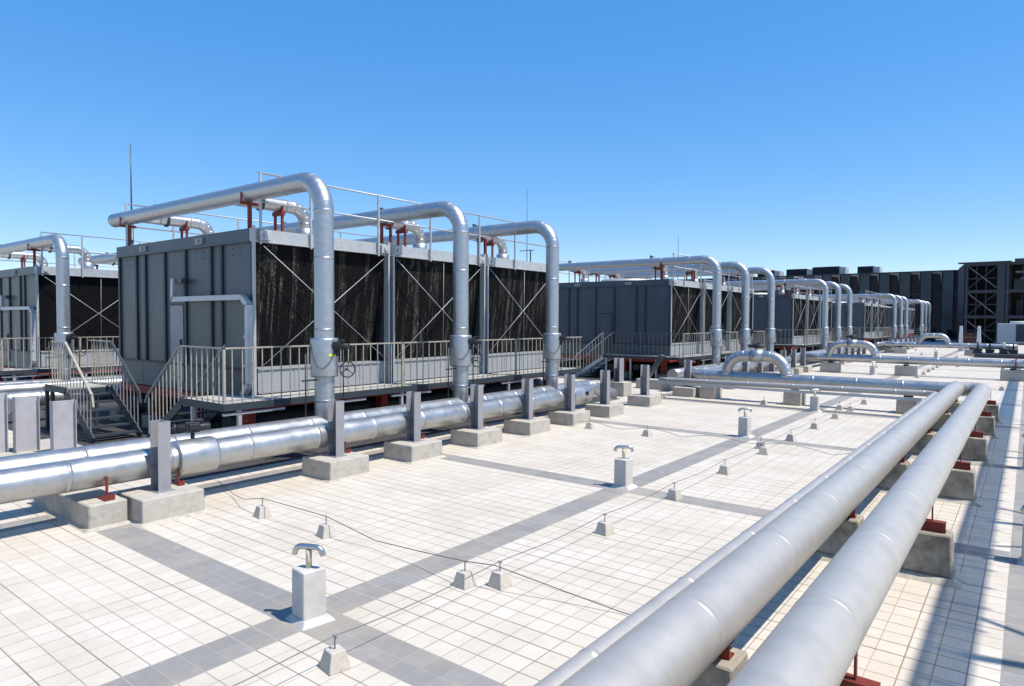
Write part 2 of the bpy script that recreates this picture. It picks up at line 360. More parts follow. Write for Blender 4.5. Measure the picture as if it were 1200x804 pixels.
# ------------------------------------------------------------------ cooling towers
XT = -12.7; NC = 3; CP = 3.7; TL = NC * CP; TD = 6.45
def make_tower():
    t = empty('cooling_tower')
    # side walls (face -Y and +Y) and back
    for sy, y in ((-1, 0.0), (1, TL)):
        y1 = y + .04 if sy < 0 else y - .04
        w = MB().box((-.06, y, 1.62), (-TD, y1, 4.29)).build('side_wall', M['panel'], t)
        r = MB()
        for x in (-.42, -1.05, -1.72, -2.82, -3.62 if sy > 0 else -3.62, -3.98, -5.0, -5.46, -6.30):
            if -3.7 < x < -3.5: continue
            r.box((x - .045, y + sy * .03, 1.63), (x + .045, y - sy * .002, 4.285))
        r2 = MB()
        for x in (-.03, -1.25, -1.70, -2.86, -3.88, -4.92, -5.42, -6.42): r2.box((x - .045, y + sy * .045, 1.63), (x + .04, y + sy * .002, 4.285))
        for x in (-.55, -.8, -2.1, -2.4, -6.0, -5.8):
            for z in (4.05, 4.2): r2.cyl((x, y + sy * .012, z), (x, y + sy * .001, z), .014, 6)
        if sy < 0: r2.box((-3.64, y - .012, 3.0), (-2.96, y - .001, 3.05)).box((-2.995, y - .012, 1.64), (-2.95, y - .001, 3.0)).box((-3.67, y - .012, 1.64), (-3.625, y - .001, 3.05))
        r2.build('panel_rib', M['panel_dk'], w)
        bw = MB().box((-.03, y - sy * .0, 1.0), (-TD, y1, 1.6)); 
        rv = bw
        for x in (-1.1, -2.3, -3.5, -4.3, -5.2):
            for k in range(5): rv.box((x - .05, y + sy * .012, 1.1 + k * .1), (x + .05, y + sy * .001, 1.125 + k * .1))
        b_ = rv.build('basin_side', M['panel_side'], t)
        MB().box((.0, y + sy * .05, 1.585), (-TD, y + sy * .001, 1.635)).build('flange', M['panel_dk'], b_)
        if sy < 0:
            d = MB().box((-3.0, y - .03, 1.2), (-3.62, y - .005, 3.0)).build('door', M['steel'], t, .004)
            MB().box((-3.06, y - .07, 2.05), (-3.10, y - .031, 2.2)).build('handle', M['black'], d)
    MB().box((-TD + .04, .05, 1.0), (-TD, TL - .05, 4.29)).build('back_wall', M['panel'], t)
    MB().box((-.08, .05, 4.30), (-TD + .05, TL - .05, 4.50)).build('top_deck', M['beam'], t)
    # top ring beam
    tb = MB(); tb.box((.0, -.06, 4.29), (-.07, TL + .06, 4.57)); tb.box((-.07, -.055, 4.545), (-.2, TL + .055, 4.566)); tb.box((.035, -.06, 4.288), (.0, TL + .06, 4.31))
    yb_ = .25
    while yb_ < TL: tb.cyl((0, yb_, 4.36), (.012, yb_, 4.36), .013, 6).cyl((0, yb_ + .1, 4.50), (.012, yb_ + .1, 4.50), .013, 6); yb_ += .62
    tb.build('top_beam', M['beam'], t)
    for y, s in ((-.06, 1), (TL + .06, -1)):
        MB().box((-.071, y, 4.29), (-TD - .05, y + s * .06, 4.57)).box((-.071, y - s * .03, 4.288), (-TD - .05, y, 4.31)).build('top_beam', M['panel'], t)
    for x in (-2.1, -4.9):
        MB().box((x - .16, -.105, 4.36), (x + .16, -.062, 4.50)).cyl((x, -.13, 4.43), (x, -.105, 4.43), .04, 10).build('joint_plate', M['steel'], t)
    # gusset boxes and bolts at the column heads
    for i in range(NC + 1):
        y = i * CP
        gm = MB()
        for s in (-1, 1):
            if (i == 0 and s < 0) or (i == NC and s > 0): continue
            gm.box((.03, y + s * .08, 4.33), (.10, y + s * .34, 4.53)); gm.box((.10, y + s * .16, 4.38), (.14, y + s * .26, 4.46))
        gm.build('gusset_plate', M['beam'], t, .006)
    # columns
    for i in range(NC + 1):
        y = i * CP
        if i in (0, NC):
            s = 1 if i == 0 else -1
            MB().box((.05, y - .062 * s, 1.0), (.012, y + .0 * s, 4.62)).build('column', M['beam'], t)
        else:
            for s in (-1, 1):
                MB().box((.07, y + s * .055, .9), (-.10, y + s * .105, 4.62)).build('column', M['beam'], t)
            MB().box((-.02, y - .05, 1.0), (-.12, y + .05, 4.5)).build('column_web', M['panel_dk'], t)
    # cells
    for i in range(NC):
        y0 = i * CP + .06; y1 = (i + 1) * CP - .06
        # sloping fill made of many thin hanging sheets
        f = MB(); f.add([(-.10, y0, 4.29), (-.10, y1, 4.29), (-.42, y1, 1.66), (-.42, y0, 1.66)], [(0, 1, 2, 3)])
        f.build('fill_pack', M['fill'], t)
        if i: MB().add([(-.12, i * CP - .02, 4.28), (-.12, i * CP - .02, 1.66), (-.9, i * CP - .02, 1.66), (-.9, i * CP - .02, 4.28), (-.12, i * CP + .02, 4.28), (-.12, i * CP + .02, 1.66), (-.9, i * CP + .02, 1.66), (-.9, i * CP + .02, 4.28)],
                       [(0, 1, 2, 3), (4, 5, 6, 7), (0, 1, 5, 4), (2, 3, 7, 6)]).build('partition', M['panel'], t)
        # basin front
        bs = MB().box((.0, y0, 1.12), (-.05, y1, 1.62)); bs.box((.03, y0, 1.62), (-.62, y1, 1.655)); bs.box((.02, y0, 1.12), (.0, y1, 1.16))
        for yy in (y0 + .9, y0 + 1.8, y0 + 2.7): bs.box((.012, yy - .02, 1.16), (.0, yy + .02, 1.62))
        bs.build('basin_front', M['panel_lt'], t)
        for (a, c) in (((y0 + .12, 4.22), (y1 - .12, 1.72)), ((y1 - .12, 4.22), (y0 + .12, 1.72))):
            MB().cyl((.045 if c[0] > a[0] else .02, a[0], a[1]), (.045 if c[0] > a[0] else .02, c[0], c[1]), .0085, 8).build('brace_rod', M['rail_grey'], t)
        if True:
            MB().cyl((.0, y0 + 1.9, 4.29), (.0, y0 + 1.87, 1.66), .005, 6).build('tie_wire', M['rail_grey'], t)
    # steel base
    bb = MB(); bb.box((-.02, -.02, .80), (-.16, TL + .02, .99)); bb.box((-TD + .2, -.02, .80), (-TD, TL + .02, .99))
    bb.build('base_beam', M['red_dk'], t)
    for y in (0, CP, 2 * CP, TL):
        MB().box((-.161, y - .07, .80), (-TD + .201, y + .07, .985)).build('base_beam', M['red_dk'], t)
        for x in (-.3, -2.3, -4.3, -6.2):
            MB().box((x - .11, y - .11, .3), (x + .11, y + .11, .799)).build('base_post', M['red_dk'], t)
            MB().box((x - .3, y - .3, 0), (x + .3, y + .3, .299)).build('footing', M['concrete'], t, .01)
    MB().box((-.2, .1, .99), (-TD + .1, TL - .1, 1.10)).build('basin_floor', M['dark'], t)
    for k, x in enumerate((-.8, -1.6, -2.9, -4.4, -5.6)):
        MB().cyl((x, -.2, .45 + .08 * (k % 2)), (x, TL + .2, .45 + .08 * (k % 2)), .16 if k % 2 else .22, 14).build('under_pipe', M['panel_dk'], t)
    # roof railing
    for x in (.0, -TD + .1):
        go = empty('guard_rail'); go.parent = t
        for z in (5.14, 5.73): MB().cyl((x, .1, z), (x, TL - .1, z), .021, 8).build('rail_tube', M['rail_grey'], go)
        for y in (.12, 1.35, 3.3, 5.1, 7.1, 8.8, 10.9):
            MB().box((x + .025, y - .022, 4.25 if x == 0 else 4.5), (x + .065, y + .022, 5.73)).build('rail_post', M['rail_grey'], go)
    # low fan rings and lightning rod on the roof
    for i in range(NC):
        c = (-3.2, (i + .5) * CP)
        MB().cyl((c[0], c[1], 4.5), (c[0], c[1], 4.72), 1.35, 40, 1.28).build('fan_ring', M['beam'], t)
    return t
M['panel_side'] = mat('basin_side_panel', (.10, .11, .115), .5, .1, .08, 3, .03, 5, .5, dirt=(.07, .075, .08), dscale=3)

towers = []
tw = make_tower(); tw.location = (XT, 7.68, 0)
tag(tw, 'nearest large cooling tower, grey side wall with door and white duct, standing centre left', 'cooling tower', 'cooling towers in a row')
for loc, lab in (((XT, 28.05, 0), 'second cooling tower of the front row, dark blue grey side beyond the gap'),
                 ((XT, 47.64, 0), 'third cooling tower of the front row, small and partly behind three risers'),
                 ((XT, 72.84, 0), 'fourth cooling tower of the front row, small and pale, before the dark building'),
                 ((XT, 97.6, 0), 'fifth and farthest cooling tower, mostly hidden, beside the dark building'),
                 ((XT - 14, 8.1, -.12), 'cooling tower at the left edge, in the row behind, with black louvre face')):
    c = copy_tree(tw, None, loc); tag(c, lab, 'cooling tower', 'cooling towers in a row'); towers.append(c)

def override(root, kind, material):
    for o in bpy.data.objects:
        if o.parent == root and o.name.split('.')[0] == kind:
            o.material_slots[0].link = 'OBJECT'; o.material_slots[0].material = material
M['black_fill'] = mat('dry_black_fill', (.006, .006, .007), .85, 0, .3, 12, spec=.1)
for c in towers: override(c, 'door', M['panel'])
override(towers[-1], 'fill_pack', M['black_fill'])
# white square duct up the side of the two left towers
def make_duct(x0, y, dz, lab):
    t = empty('side_duct', (x0, y, dz))
    m = MB(); pts = [(-3.1, 0, 3.62), (-3.12, 0, 3.14), (-.15, 0, 3.14), (.06, 0, 2.98), (.06, 0, 1.35), (-.2, 0, 1.05)]
    for a, b in zip(pts[:-1], pts[1:]): m.bar(a, b, .11, .11)
    m.build('duct_body', M['duct'], t)
    for z in (1.7, 2.3): MB().box((-.02, -.07, z), (.14, .0, z + .05)).build('bracket', M['rail_grey'], t)
    MB().box((-3.2, .0, 3.5), (-2.75, .1, 3.62)).build('end_box', M['panel'], t)
    tag(t, lab, 'duct', 'square ducts on the tower walls')
M['side_rail'] = mat('dark_grey_rail', (.10, .11, .12), .5, .3, .1, 8)
M['duct'] = mat('pale_grey_duct', (.45, .465, .48), .45, .3, .06, 5)
make_duct(XT, 7.50, 0, 'pale square duct bent along the side wall of the nearest large tower')
make_duct(XT - 14, 7.92, -.12, 'pale square duct bent along the side wall of the left edge tower')

# ------------------------------------------------------------------ walkways
BAL = None
def make_walkway(xf, y0, y1, side_x, dz, lab, step=.205, detail=True, stairs=True, zt=1.11, side_dark=False):
    """front deck from y0 to y1 at x xf..xf-1, side deck from xf to side_x along y0, stairs going down to -X"""
    global BAL
    t = empty('walkway', (xf, y0, dz)); L = y1 - y0; sx = side_x - xf
    d = MB().box((-.04, .04, zt - .035), (-.98, L, zt)); d.box((-.981, .04, zt - .035), (sx, 1.02, zt))
    d.build('deck_plate', M['deck'], t)
    e = MB().box((.0, .0, zt - .12), (-.04, L, zt + .012)); e.box((-.041, .0, zt - .12), (sx, .04, zt + .012)); e.box((-.041, L - .04, zt - .12), (-.98, L, zt - .036))
    k = 1.0
    while k < L: e.box((-.041, k, zt - .1), (-.98, k + .05, zt - .036)); k += 1.4
    e.build('edge_channel', M['dark'], t)
    # legs
    y = .35
    while y < L:
        lg = MB().box((-.05, y - .035, 0), (-.12, y + .035, zt - .121)); lg.box((-.04, y - .33, zt - .21), (-.10, y + .95, zt - .165)) if detail else None
        lg.build('leg', M['rail_grey'], t); y += 2.05
    x = -1.3
    while x > sx - .05:
        MB().box((x - .035, .05, 0), (x + .035, .12, zt - .121)).build('leg', M['rail_grey'], t); x -= 1.25
    # railing
    h = 1.04
    r = MB(); r.bar((-.02, 0, zt + h), (-.02, L, zt + h), .04, .03); r.bar((-.02, 0, zt + .06), (-.02, L, zt + .06), .02, .012)
    rl = r.build('railing', M['rail'], t)
    r = MB(); r.bar((-.041, .02, zt + h), (sx, .02, zt + h), .04 if not side_dark else .025, .03); r.bar((-.041, .02, zt + .06), (sx, .02, zt + .06), .02, .012)
    r2 = r.build('railing', M['side_rail'] if side_dark else M['rail'], t)
    if BAL is None:
        BAL = MB().box((-.009, -.009, .01), (.009, .009, h - .012)).build('baluster', M['rail'], None); BAL_post = None
    if detail:
        y = .18; first = True
        while y < L:
            b = BAL.copy(); COL.objects.link(b); b.parent = rl; b.location = (-.02, y, zt); y += step
        x = -.2
        while x > sx:
            b = BAL.copy(); COL.objects.link(b); b.parent = r2; b.location = (x, .02, zt); x -= step
            if side_dark: b.material_slots[0].link = 'OBJECT'; b.material_slots[0].material = M['side_rail']
    else:
        bb = MB(); y = .18
        while y < L: bb.box((-.03, y - .012, zt), (-.012, y + .012, zt + h)); y += step * 1.3
        x = -.2
        while x > sx: bb.box((x - .01, .012, zt), (x + .01, .03, zt + h)); x -= step * 1.3
        bb.build('baluster', M['rail'], rl)
    y = 0.0
    while y < L + .1:
        MB().box((-.045, y - .0, zt - .0), (-.0, y + .045, zt + h + .01)).build('rail_post', M['rail'], rl); y += 2.2
    MB().box((sx - .0, .0, zt), (sx + .04, .04, zt + h + .01)).build('rail_post', M['rail'], rl)
    if stairs:
        st = empty('stair', (0, 0, 0)); st.parent = t
        n = 5; run = .26; rise = zt / (n + 1)
        for k in range(n):
            xx = sx - .03 - run * k; z = zt - rise * (k + 1)
            MB().box((xx, .06, z - .03), (xx - .25, .96, z)).build('tread', M['rail_grey'] if side_dark else M['steel_dk'], st)
        ex = sx - run * (n + .6)
        for yy in (.03, .99):
            MB().bar((sx + .05, yy, zt - .1), (ex, yy, .08), .04, .17).build('stringer', M['rail_grey'] if side_dark else M['steel_dk'], st)
            hr = MB().bar((sx, yy, zt + h), (ex, yy, h + .0), .04, .03).bar((ex, yy, h), (ex - .08, yy, h - .14), .04, .03)
            ho = hr.build('handrail', M['white'] if side_dark else M['steel_dk2'], st)
            for k in range(9):
                u = (k + .5) / 9; xx = sx + (ex - sx) * u; z0 = (zt - .1) * (1 - u) + .1 * u; z1 = (zt + h) * (1 - u) + h * u
                MB().box((xx - .009, yy - .009, z0), (xx + .009, yy + .009, z1)).build('baluster', M['rail'], ho)
    tag(t, lab, 'walkway', 'raised walkways along the tower fronts')
    return t
M['steel_dk'] = mat('dark_blue_stair_steel', (.04, .05, .062), .5, .2, .15, 6, dirt=(.07, .07, .065), dscale=5)
M['steel_dk2'] = mat('grey_handrail', (.30, .30, .29), .5, .3, .12, 8)
make_walkway(-11.6, 6.38, 18.75, -13.3, 0, 'raised walkway with pale railing along the nearest large tower, stair at its left end')
make_walkway(-11.6, 26.95, 39.3, -15.55, 0, 'raised walkway of the second front row tower, with a side deck and small pale stair', side_dark=True)
make_walkway(-11.6, 46.5, 58.8, -14.0, 0, 'small raised walkway along the third front row tower', detail=False)
make_walkway(-11.6, 72.0, 84.0, -13.0, 0, 'tiny raised walkway along the fourth front row tower', detail=False)
make_walkway(-25.6, 6.75, 19.2, -27.0, -.12, 'raised walkway along the black front of the left edge tower', stairs=False)
bpy.data.objects.remove(BAL)

# crossover stair landing over the back row headers
def make_crossover():
    t = empty('crossover_stair', (-17.25, 5.72, 0)); zt = 1.10; h = 1.04
    MB().box((0, .04, zt - .035), (-1.3, .96, zt)).build('deck_plate', M['deck'], t)
    MB().box((0, 0, zt - .14), (-1.3, .04, zt + .01)).box((0, .96, zt - .14), (-1.3, 1.0, zt + .01)).box((-.0, .041, zt - .14), (-.05, .959, zt - .036)).build('edge_channel', M['dark'], t)
    for x, y in ((-.85, .0), (-.85, .93), (-1.2, .0), (-1.2, .93)): MB().box((x, y - .001, 0), (x - .09, y + .071, zt - .141)).build('leg', M['dark'], t)
    for yy in (.02, .98):
        r = MB().bar((0, yy, zt + h), (-.85 if yy < .5 else -1.3, yy, zt + h), .04, .03).build('railing', M['rail'], t)
        for k in range(6 if yy < .5 else 8):
            MB().box((-.02 - k * .16, yy - .010, zt), (-.04 - k * .16, yy + .010, zt + h)).build('baluster', M['rail'], r)
    st = empty('stair', (0, 0, 0)); st.parent = t; n = 6; rise = zt / (n + 1); ex = 1.5
    for k in range(n):
        xx = .03 + k * .235; z = zt - rise * (k + 1)
        MB().box((xx, .05, z - .035), (xx + .235, .95, z)).build('tread', M['steel_dk'], st)
    for yy in (.02, .98):
        MB().bar((-.05, yy, zt - .08), (ex, yy, .05), .04, .18).build('stringer', M['dark'], st)
        ho = MB().bar((0, yy, zt + h), (ex - .05, yy, h), .045, .035).bar((ex - .05, yy, h), (ex + .02, yy, h - .25), .04, .03).build('handrail', M['rail'] if yy < .5 else M['dark'], st)
        for k in range(8):
            u = (k + .5) / 8; xx = (ex - .05) * u
            MB().box((xx - .009, yy - .009, (zt - .08) * (1 - u) + .05 * u), (xx + .009, yy + .009, (zt + h) * (1 - u) + h * u)).build('baluster', M['steel_dk2'], ho)
    tag(t, 'dark steel crossover stair with yellowish handrail, between the two left towers', 'stairs')
make_crossover()

# ------------------------------------------------------------------ valve parts
def actuator(parent, loc, rz=0, name='valve_actuator'):
    a = MB(); a.box((-.09, -.07, 0), (.09, .07, .15)); a.cyl((-.22, 0, .07), (.24, 0, .07), .055, 14); a.cyl((-.26, 0, .07), (-.22, 0, .07), .07, 14)
    a.box((-.05, -.1, .05), (.1, -.06, .13)); a.cyl((0, 0, -.12), (0, 0, 0), .03, 10); a.box((.03, -.05, .15), (.14, .05, .19))
    o = a.build(name, M['black'], parent, .006); o.location = loc; o.rotation_euler = (0, 0, rz); return o
def handwheel(parent, c, axis, r=.13):
    w = MB().torus(c, axis, r, .013, 22, 6); c = Vector(c); ax = Vector(axis).normalized()
    u = Vector((0, 0, 1)) if abs(ax.z) < .9 else Vector((1, 0, 0)); a = ax.cross(u).normalized(); b = ax.cross(a)
    for k in range(3):
        th = k * 2.094 + .4; w.cyl(c, c + (a * math.cos(th) + b * math.sin(th)) * r, .009, 6)
    w.cyl(c - ax * .14, c + ax * .02, .016, 8)
    return w.build('handwheel', M['black'], parent)

# ------------------------------------------------------------------ risers with overhead runs
def make_riser(y, dz=0, X=-10.6, yb=1.9, full=True):
    t = empty('riser_pipe', (X, y, dz)); z = 5.36
    p = pipe(MB(), [(0, 0, .55), (0, 0, z), (-9.25, 0, z)], .185, .62, 1.35, 28, 8)
    p.build('pipe', M['galv_riser'], t)
    s = MB().sweep([(0, 0, 1.60), (0, 0, 1.605), (0, 0, 1.64), (0, 0, 2.30), (0, 0, 2.335), (0, 0, 2.34)], [.19, .255, .26, .26, .255, .19], 28)
    sl = s.build('valve_sleeve', M['galv_riser'], t)
    actuator(sl, (.28, .08, 2.12), .5)
    c = MB(); pts = []
    for k in range(15):
        u = k / 14; th = -1.9 + 2.1 * u; pts.append((.275 * math.cos(th), .275 * math.sin(th), 2.22 - .42 * math.sin(math.pi * u) ** .8 - .05 * u))
    c.sweep(pts, .010, 6); c.build('cable', M['cable'], sl)
    handwheel(sl, (.16, .42, 1.72), (1, -.3, 0), .15)
    MB().cyl((.03, .42, 1.15), (.03, .42, 2.1), .012, 6).build('valve_stem', M['dark'], sl)
    MB().cyl((.0, -.42, .75), (.0, -.42, 2.05), .016, 6).bar((0, -.5, 1.55), (0, -.18, 1.55), .03).build('drain_rod', M['dark'], t)
    # steel supports standing on the tower top
    def tee(x, h0=4.3):
        m = MB().box((x - .03, -.035, h0), (x + .035, .035, z - .25)); m.box((x - .04, -.2, z - .25), (x + .04, .2, z - .19)); m.box((x - .02, -.20, z - .19), (x + .02, -.18, z + .0))
        m.build('pipe_support', M['red'], t)
    def portal(x):
        m = MB()
        for yy in (-.15, .15): m.box((x - .03, yy - .03, 4.5), (x + .03, yy + .03, z - .2))
        m.box((x - .035, -.2, z - .25), (x + .035, .2, z - .19)); m.box((x - .1, -.25, 4.57), (x + .1, .25, 4.60)); m.build('pipe_support', M['red'], t)
    (tee if full == 1 else portal)(XT - X - .45 if full == 1 else XT - X - .5)
    (tee if full == 1 else portal)(XT - X - TD + .1 if full == 1 else XT - X - TD + .5)
    # branch pipes that turn down into the tower top
    for x in (-3.3, -7.8):
        b = pipe(MB(), [(x, 0, z - .02), (x, yb, z - .02), (x, yb, 4.45)], .15, .36, .8, 22, 6, True, .005, .5).build('branch_pipe', M['galv'], t)
        MB().sweep([(x, yb, 4.5), (x, yb, 4.86), (x, yb, 4.88)], [.21, .21, .16], 22).build('inlet_pot', M['galv_riser'], b)
        MB().sweep([(x, .68, z - .02), (x, .73, z - .02)], .19, 22).build('flange', M['dark'], b)
        m = MB()
        for dx in (-.14, .14): m.box((x + dx - .025, 1.16, 4.5), (x + dx + .025, 1.21, z + .0))
        m.box((x - .2, 1.14, z - .26), (x + .2, 1.23, z - .17)); m.box((x - .25, 1.08, 4.57), (x + .25, 1.3, 4.6)); m.build('pipe_support', M['red'], b)
        handwheel(b, (x + .0, .5, z + .32), (.3, .2, 1), .10)
        MB().cyl((x, .5, z + .12), (x, .5, z + .36), .015, 6).cyl((x - .05, .5, z + .2), (x - .05, .5, z + .32), .05, 8).build('valve_stem', M['black'], b)
    return t
M['tape'] = M['yellow']
r0 = make_riser(7.85, full=1)
GR = 'riser pipes that arch over the towers'
tag(r0, 'nearest and tallest riser pipe arching left over the corner of the nearest large tower', 'pipe', GR)
r1 = make_riser(11.71, full=2)
tag(r1, 'middle riser pipe of the nearest large tower', 'pipe', GR)
RL = [((-10.6, 15.53, 0), 'third riser pipe of the nearest large tower, before the gap'),
      ((-10.6, 28.05, 0), 'first riser pipe of the second front row tower, at its near corner'),
      ((-10.6, 31.70, 0), 'middle riser pipe of the second front row tower'),
      ((-10.6, 35.66, 0), 'last riser pipe of the second front row tower'),
      ((-10.6, 47.37, 0), 'first riser pipe of the third front row tower'),
      ((-10.6, 51.15, 0), 'middle riser pipe of the third front row tower'),
      ((-10.6, 54.88, 0), 'last riser pipe of the third front row tower'),
      ((-10.6, 76.18, 0), 'first riser pipe of the fourth front row tower'),
      ((-10.6, 80.42, 0), 'middle riser pipe of the fourth front row tower'),
      ((-10.6, 84.32, 0), 'last riser pipe of the fourth front row tower'),
      ((-10.6, 98.1, 0), 'first of the three farthest riser pipes before the dark building'),
      ((-10.6, 101.9, 0), 'middle one of the three farthest riser pipes before the dark building'),
      ((-10.6, 106.0, 0), 'last of the three farthest riser pipes before the dark building'),
      ((-24.6, 8.15, -.12), 'riser pipe at the left edge, behind the dark crossover stair'),
      ((-24.6, 12.0, -.12), 'riser pipe of the back row tower hidden behind the nearest large tower')]
for i, (loc, lab) in enumerate(RL):
    src = r0 if loc[1] in (28.05, 47.37, 76.18, 98.1, 8.15) else r1
    tag(copy_tree(src, None, loc), lab, 'pipe', GR)

sl0 = [o for o in bpy.data.objects if o.parent == r0 and o.name.startswith('valve_sleeve')][0]
MB().box((.2, -.10, 2.0), (.262, .10, 2.045)).build('tape_label', M['yellow'], sl0)
# ------------------------------------------------------------------ headers
def header(name, pts, r, lab, cat='pipe', grp=None, m='galv', bend=.5, seam=1.25, cap_end=True, start=.7, n=32, lip=.0035):
    t = empty(name, pts[0]); o0 = Vector(pts[0]); pp = [Vector(p) - o0 for p in pts]
    pipe(MB(), pp, r, bend, seam, n, 8, True, lip, start).build('pipe', M[m], t)
    tag(t, lab, cat, grp); return t
def sleeve_y(t, y0, y1, r, org):
    o = Vector(org); a = Vector((0, y0, 0)) - Vector((0, o.y, 0)); b = Vector((0, y1 - o.y, 0))
    e = Vector((0, .03, 0))
    return MB().sweep([a, a + e * .1, a + e, b - e, b - e * .1, b], [r - .06, r - .008, r, r, r - .008, r - .06], 30).build('valve_sleeve', M['galv'], t)
GH = 'header pipes along the towers'
h = header('header_pipe', [(-9.7, -6, .665), (-9.7, 15.9, .665)], .205, 'front header pipe before the nearest large tower, with a black valve actuator on top', grp=GH, start=.45)
s = sleeve_y(h, 4.56, 5.15, .265, (-9.7, -6, .665)); actuator(s, (0, 4.85 + 6, .36), 1.2)
s = sleeve_y(h, 15.0, 15.92, .26, (-9.7, -6, .665)); MB().box((.18, 15.5 + 6, .0), (.30, 15.58 + 6, .1)).build('nozzle', M['black'], s)
h = header('header_pipe', [(-10.6, -6, .665), (-10.6, 17.6, .665), (-10.6, 19.0, .3)], .205, 'rear header pipe before the nearest large tower, under the riser bases', grp=GH, start=.95)
for (y, dy) in ((5.9, .5), (9.3, .5), (13.3, .6)):
    pass
# feeds from the right: cross pipe that turns into the header of the next tower
h = header('cross_pipe', [(-.95, 22.8, .78), (-9.7, 22.8, .78), (-9.7, 37.2, .70)], .19, 'nearest cross pipe over the tiles, with a bypass loop on its left part', grp=None, bend=.75, n=28)
lo = pipe(MB(), [(-7.25, .0, .08), (-7.25, .0, .74), (-5.30, .0, .74), (-5.30, .0, .08)], .19, .6, 5, 26, 9, True, .008).build('bypass_loop', M['galv'], h)
MB().sweep([(-6.45, 0, .74), (-6.449, 0, .74), (-6.05, 0, .74), (-6.049, 0, .74)], [.19, .225, .225, .19], 26).build('loop_sleeve', M['galv'], lo)
actuator(lo, (-6.4, .35, 1.0), .3)
h = header('header_pipe', [(-10.6, 23.6, .665), (-10.6, 37.4, .665)], .205, 'rear header pipe before the second front row tower', grp=GH)
handwheel(h, (0, .8, .45), (1, 0, 0), .14); actuator(h, (0, 1.6, .32), .6)
h = header('cross_pipe', [(6, 38.6, .78), (-9.7, 38.6, .78), (-9.7, 57, .7)], .2, 'middle cross pipe with a bypass loop, running out of the right edge', grp=None, bend=.75, n=26)
lo = pipe(MB(), [(-14.35, .0, .08), (-14.35, .0, .76), (-12.2, .0, .76), (-12.2, .0, .08)], .19, .6, 5, 24, 9, True, .008).build('bypass_loop', M['galv'], h)
MB().sweep([(-13.5, 0, .76), (-13.499, 0, .76), (-13.05, 0, .76), (-13.049, 0, .76)], [.19, .225, .225, .19], 24).build('loop_sleeve', M['galv'], lo)
actuator(lo, (-13.4, .3, 1.06), .3)
h = header('header_pipe', [(-10.6, 39.6, .665), (-10.6, 57, .665)], .205, 'rear header pipe before the third front row tower', grp=GH)
handwheel(h, (0, 1.2, .45), (1, 0, 0), .14)
h = header('cross_pipe', [(-.6, 65.5, .78), (-9.7, 65.5, .78), (-9.7, 86, .7)], .22, 'farthest cross pipe on the white tiles, with a bypass loop before the fourth tower', grp=None, bend=.75, n=20)
lo = pipe(MB(), [(-6.6, .0, .08), (-6.6, .0, .8), (-4.6, .0, .8), (-4.6, .0, .08)], .2, .62, 5, 20, 8, True, .008).build('bypass_loop', M['galv'], h)
h = header('header_pipe', [(-10.6, 66.5, .665), (-10.6, 86, .665)], .205, 'rear header pipe before the fourth front row tower', grp=GH)
h = header('header_pipe', [(-23.7, -6, .545), (-23.7, 16, .545)], .205, 'front header pipe of the back row at the left edge', grp=GH)
h = header('header_pipe', [(-24.6, -6, .545), (-24.6, 17, .545)], .205, 'rear header pipe of the back row at the left edge', grp=GH)
# short bent pipe under the crossover stair
h = header('bent_pipe', [(-18.6, 4.9, .62), (-20.2, 4.9, .62), (-20.2, 9.5, .62)], .2, 'short bent pipe in the shade under the crossover stair', bend=.5, seam=.5)

# twin big pipes on the right
tA = header('jacketed_pipe', [(-.947, -3.0, .81), (-.947, 22.8, .81), (-1.7, 22.8, .79)], .205, 'right one of the two big dull grey pipes in the right foreground', grp='big dull grey pipes in the right foreground', m='jacket', bend=.36, seam=1.62, start=.9, n=40, lip=.002)
tB = header('jacketed_pipe', [(-1.586, -3.0, .81), (-1.586, 22.85, .81)], .205, 'left one of the two big dull grey pipes in the right foreground', grp='big dull grey pipes in the right foreground', m='jacket', seam=1.62, start=.35, n=40, lip=.002)
MB().sweep([(0, 25.60, 0), (0, 25.80, 0), (0, 25.95, 0), (0, 26.03, 0)], [.208, .19, .13, .03], 32).build('end_cap', M['jacket'], tB)
header('thin_pipe', [(-1.97, -3.0, .70), (-1.97, 21.85, .70), (-10.3, 21.85, .62)], .085, 'thin jacketed pipe beside the left big pipe that turns left along the near cross pipe', m='jacket', bend=.3, seam=1.4, n=20)
t = empty('cable_tray', (-2.3, 21.55, .50)); MB().box((0, 0, 0), (-8.3, .16, .03)).box((0, 0, .03), (-8.3, .012, .07)).box((0, .148, .03), (-8.3, .16, .07)).build('tray', M['rail_grey'], t)
tag(t, 'narrow pale cable tray in front of the nearest cross pipe', 'cable tray')

# ------------------------------------------------------------------ piers of the twin pipes
def make_pier():
    t = empty('concrete_pier')
    b = MB(); b.frus(0, 0, 0, .06, .40, .20, .375, .175); b.frus(0, 0, .06, .48, .372, .172, .355, .16)
    b.build('block', M['concrete'], t, .012)
    MB().frus(0, 0, 0, .05, .47, .265, .385, .19).build('mortar_skirt', M['mortar'], t)
    s = MB().box((-.30, -.05, .481), (.30, .05, .495)).box((-.30, -.05, .495), (.30, -.036, .575)).box((-.3, -.05, .575), (.3, .05, .588))
    s.box((.168, -.02, .588), (.181, .02, .755)).box((-.215, -.02, .588), (-.202, .02, .755))
    s.build('steel_saddle', M['red'], t)
    return t
pier = make_pier()
ys = [4.31, 8.31, 12.1, 15.65, 19.3, 22.15]
for i, y in enumerate([.2] + ys):
    for j, x in enumerate((-.93, -1.79)):
        c = pier if (i == 0 and j == 0) else copy_tree(pier)
        c.location = (x, y, 0)
        tag(c, 'concrete pier with red saddle under the %s big pipe, %s from the front' % (('right', 'left')[j], ORD[i]), 'pier', 'concrete piers under the twin pipes')

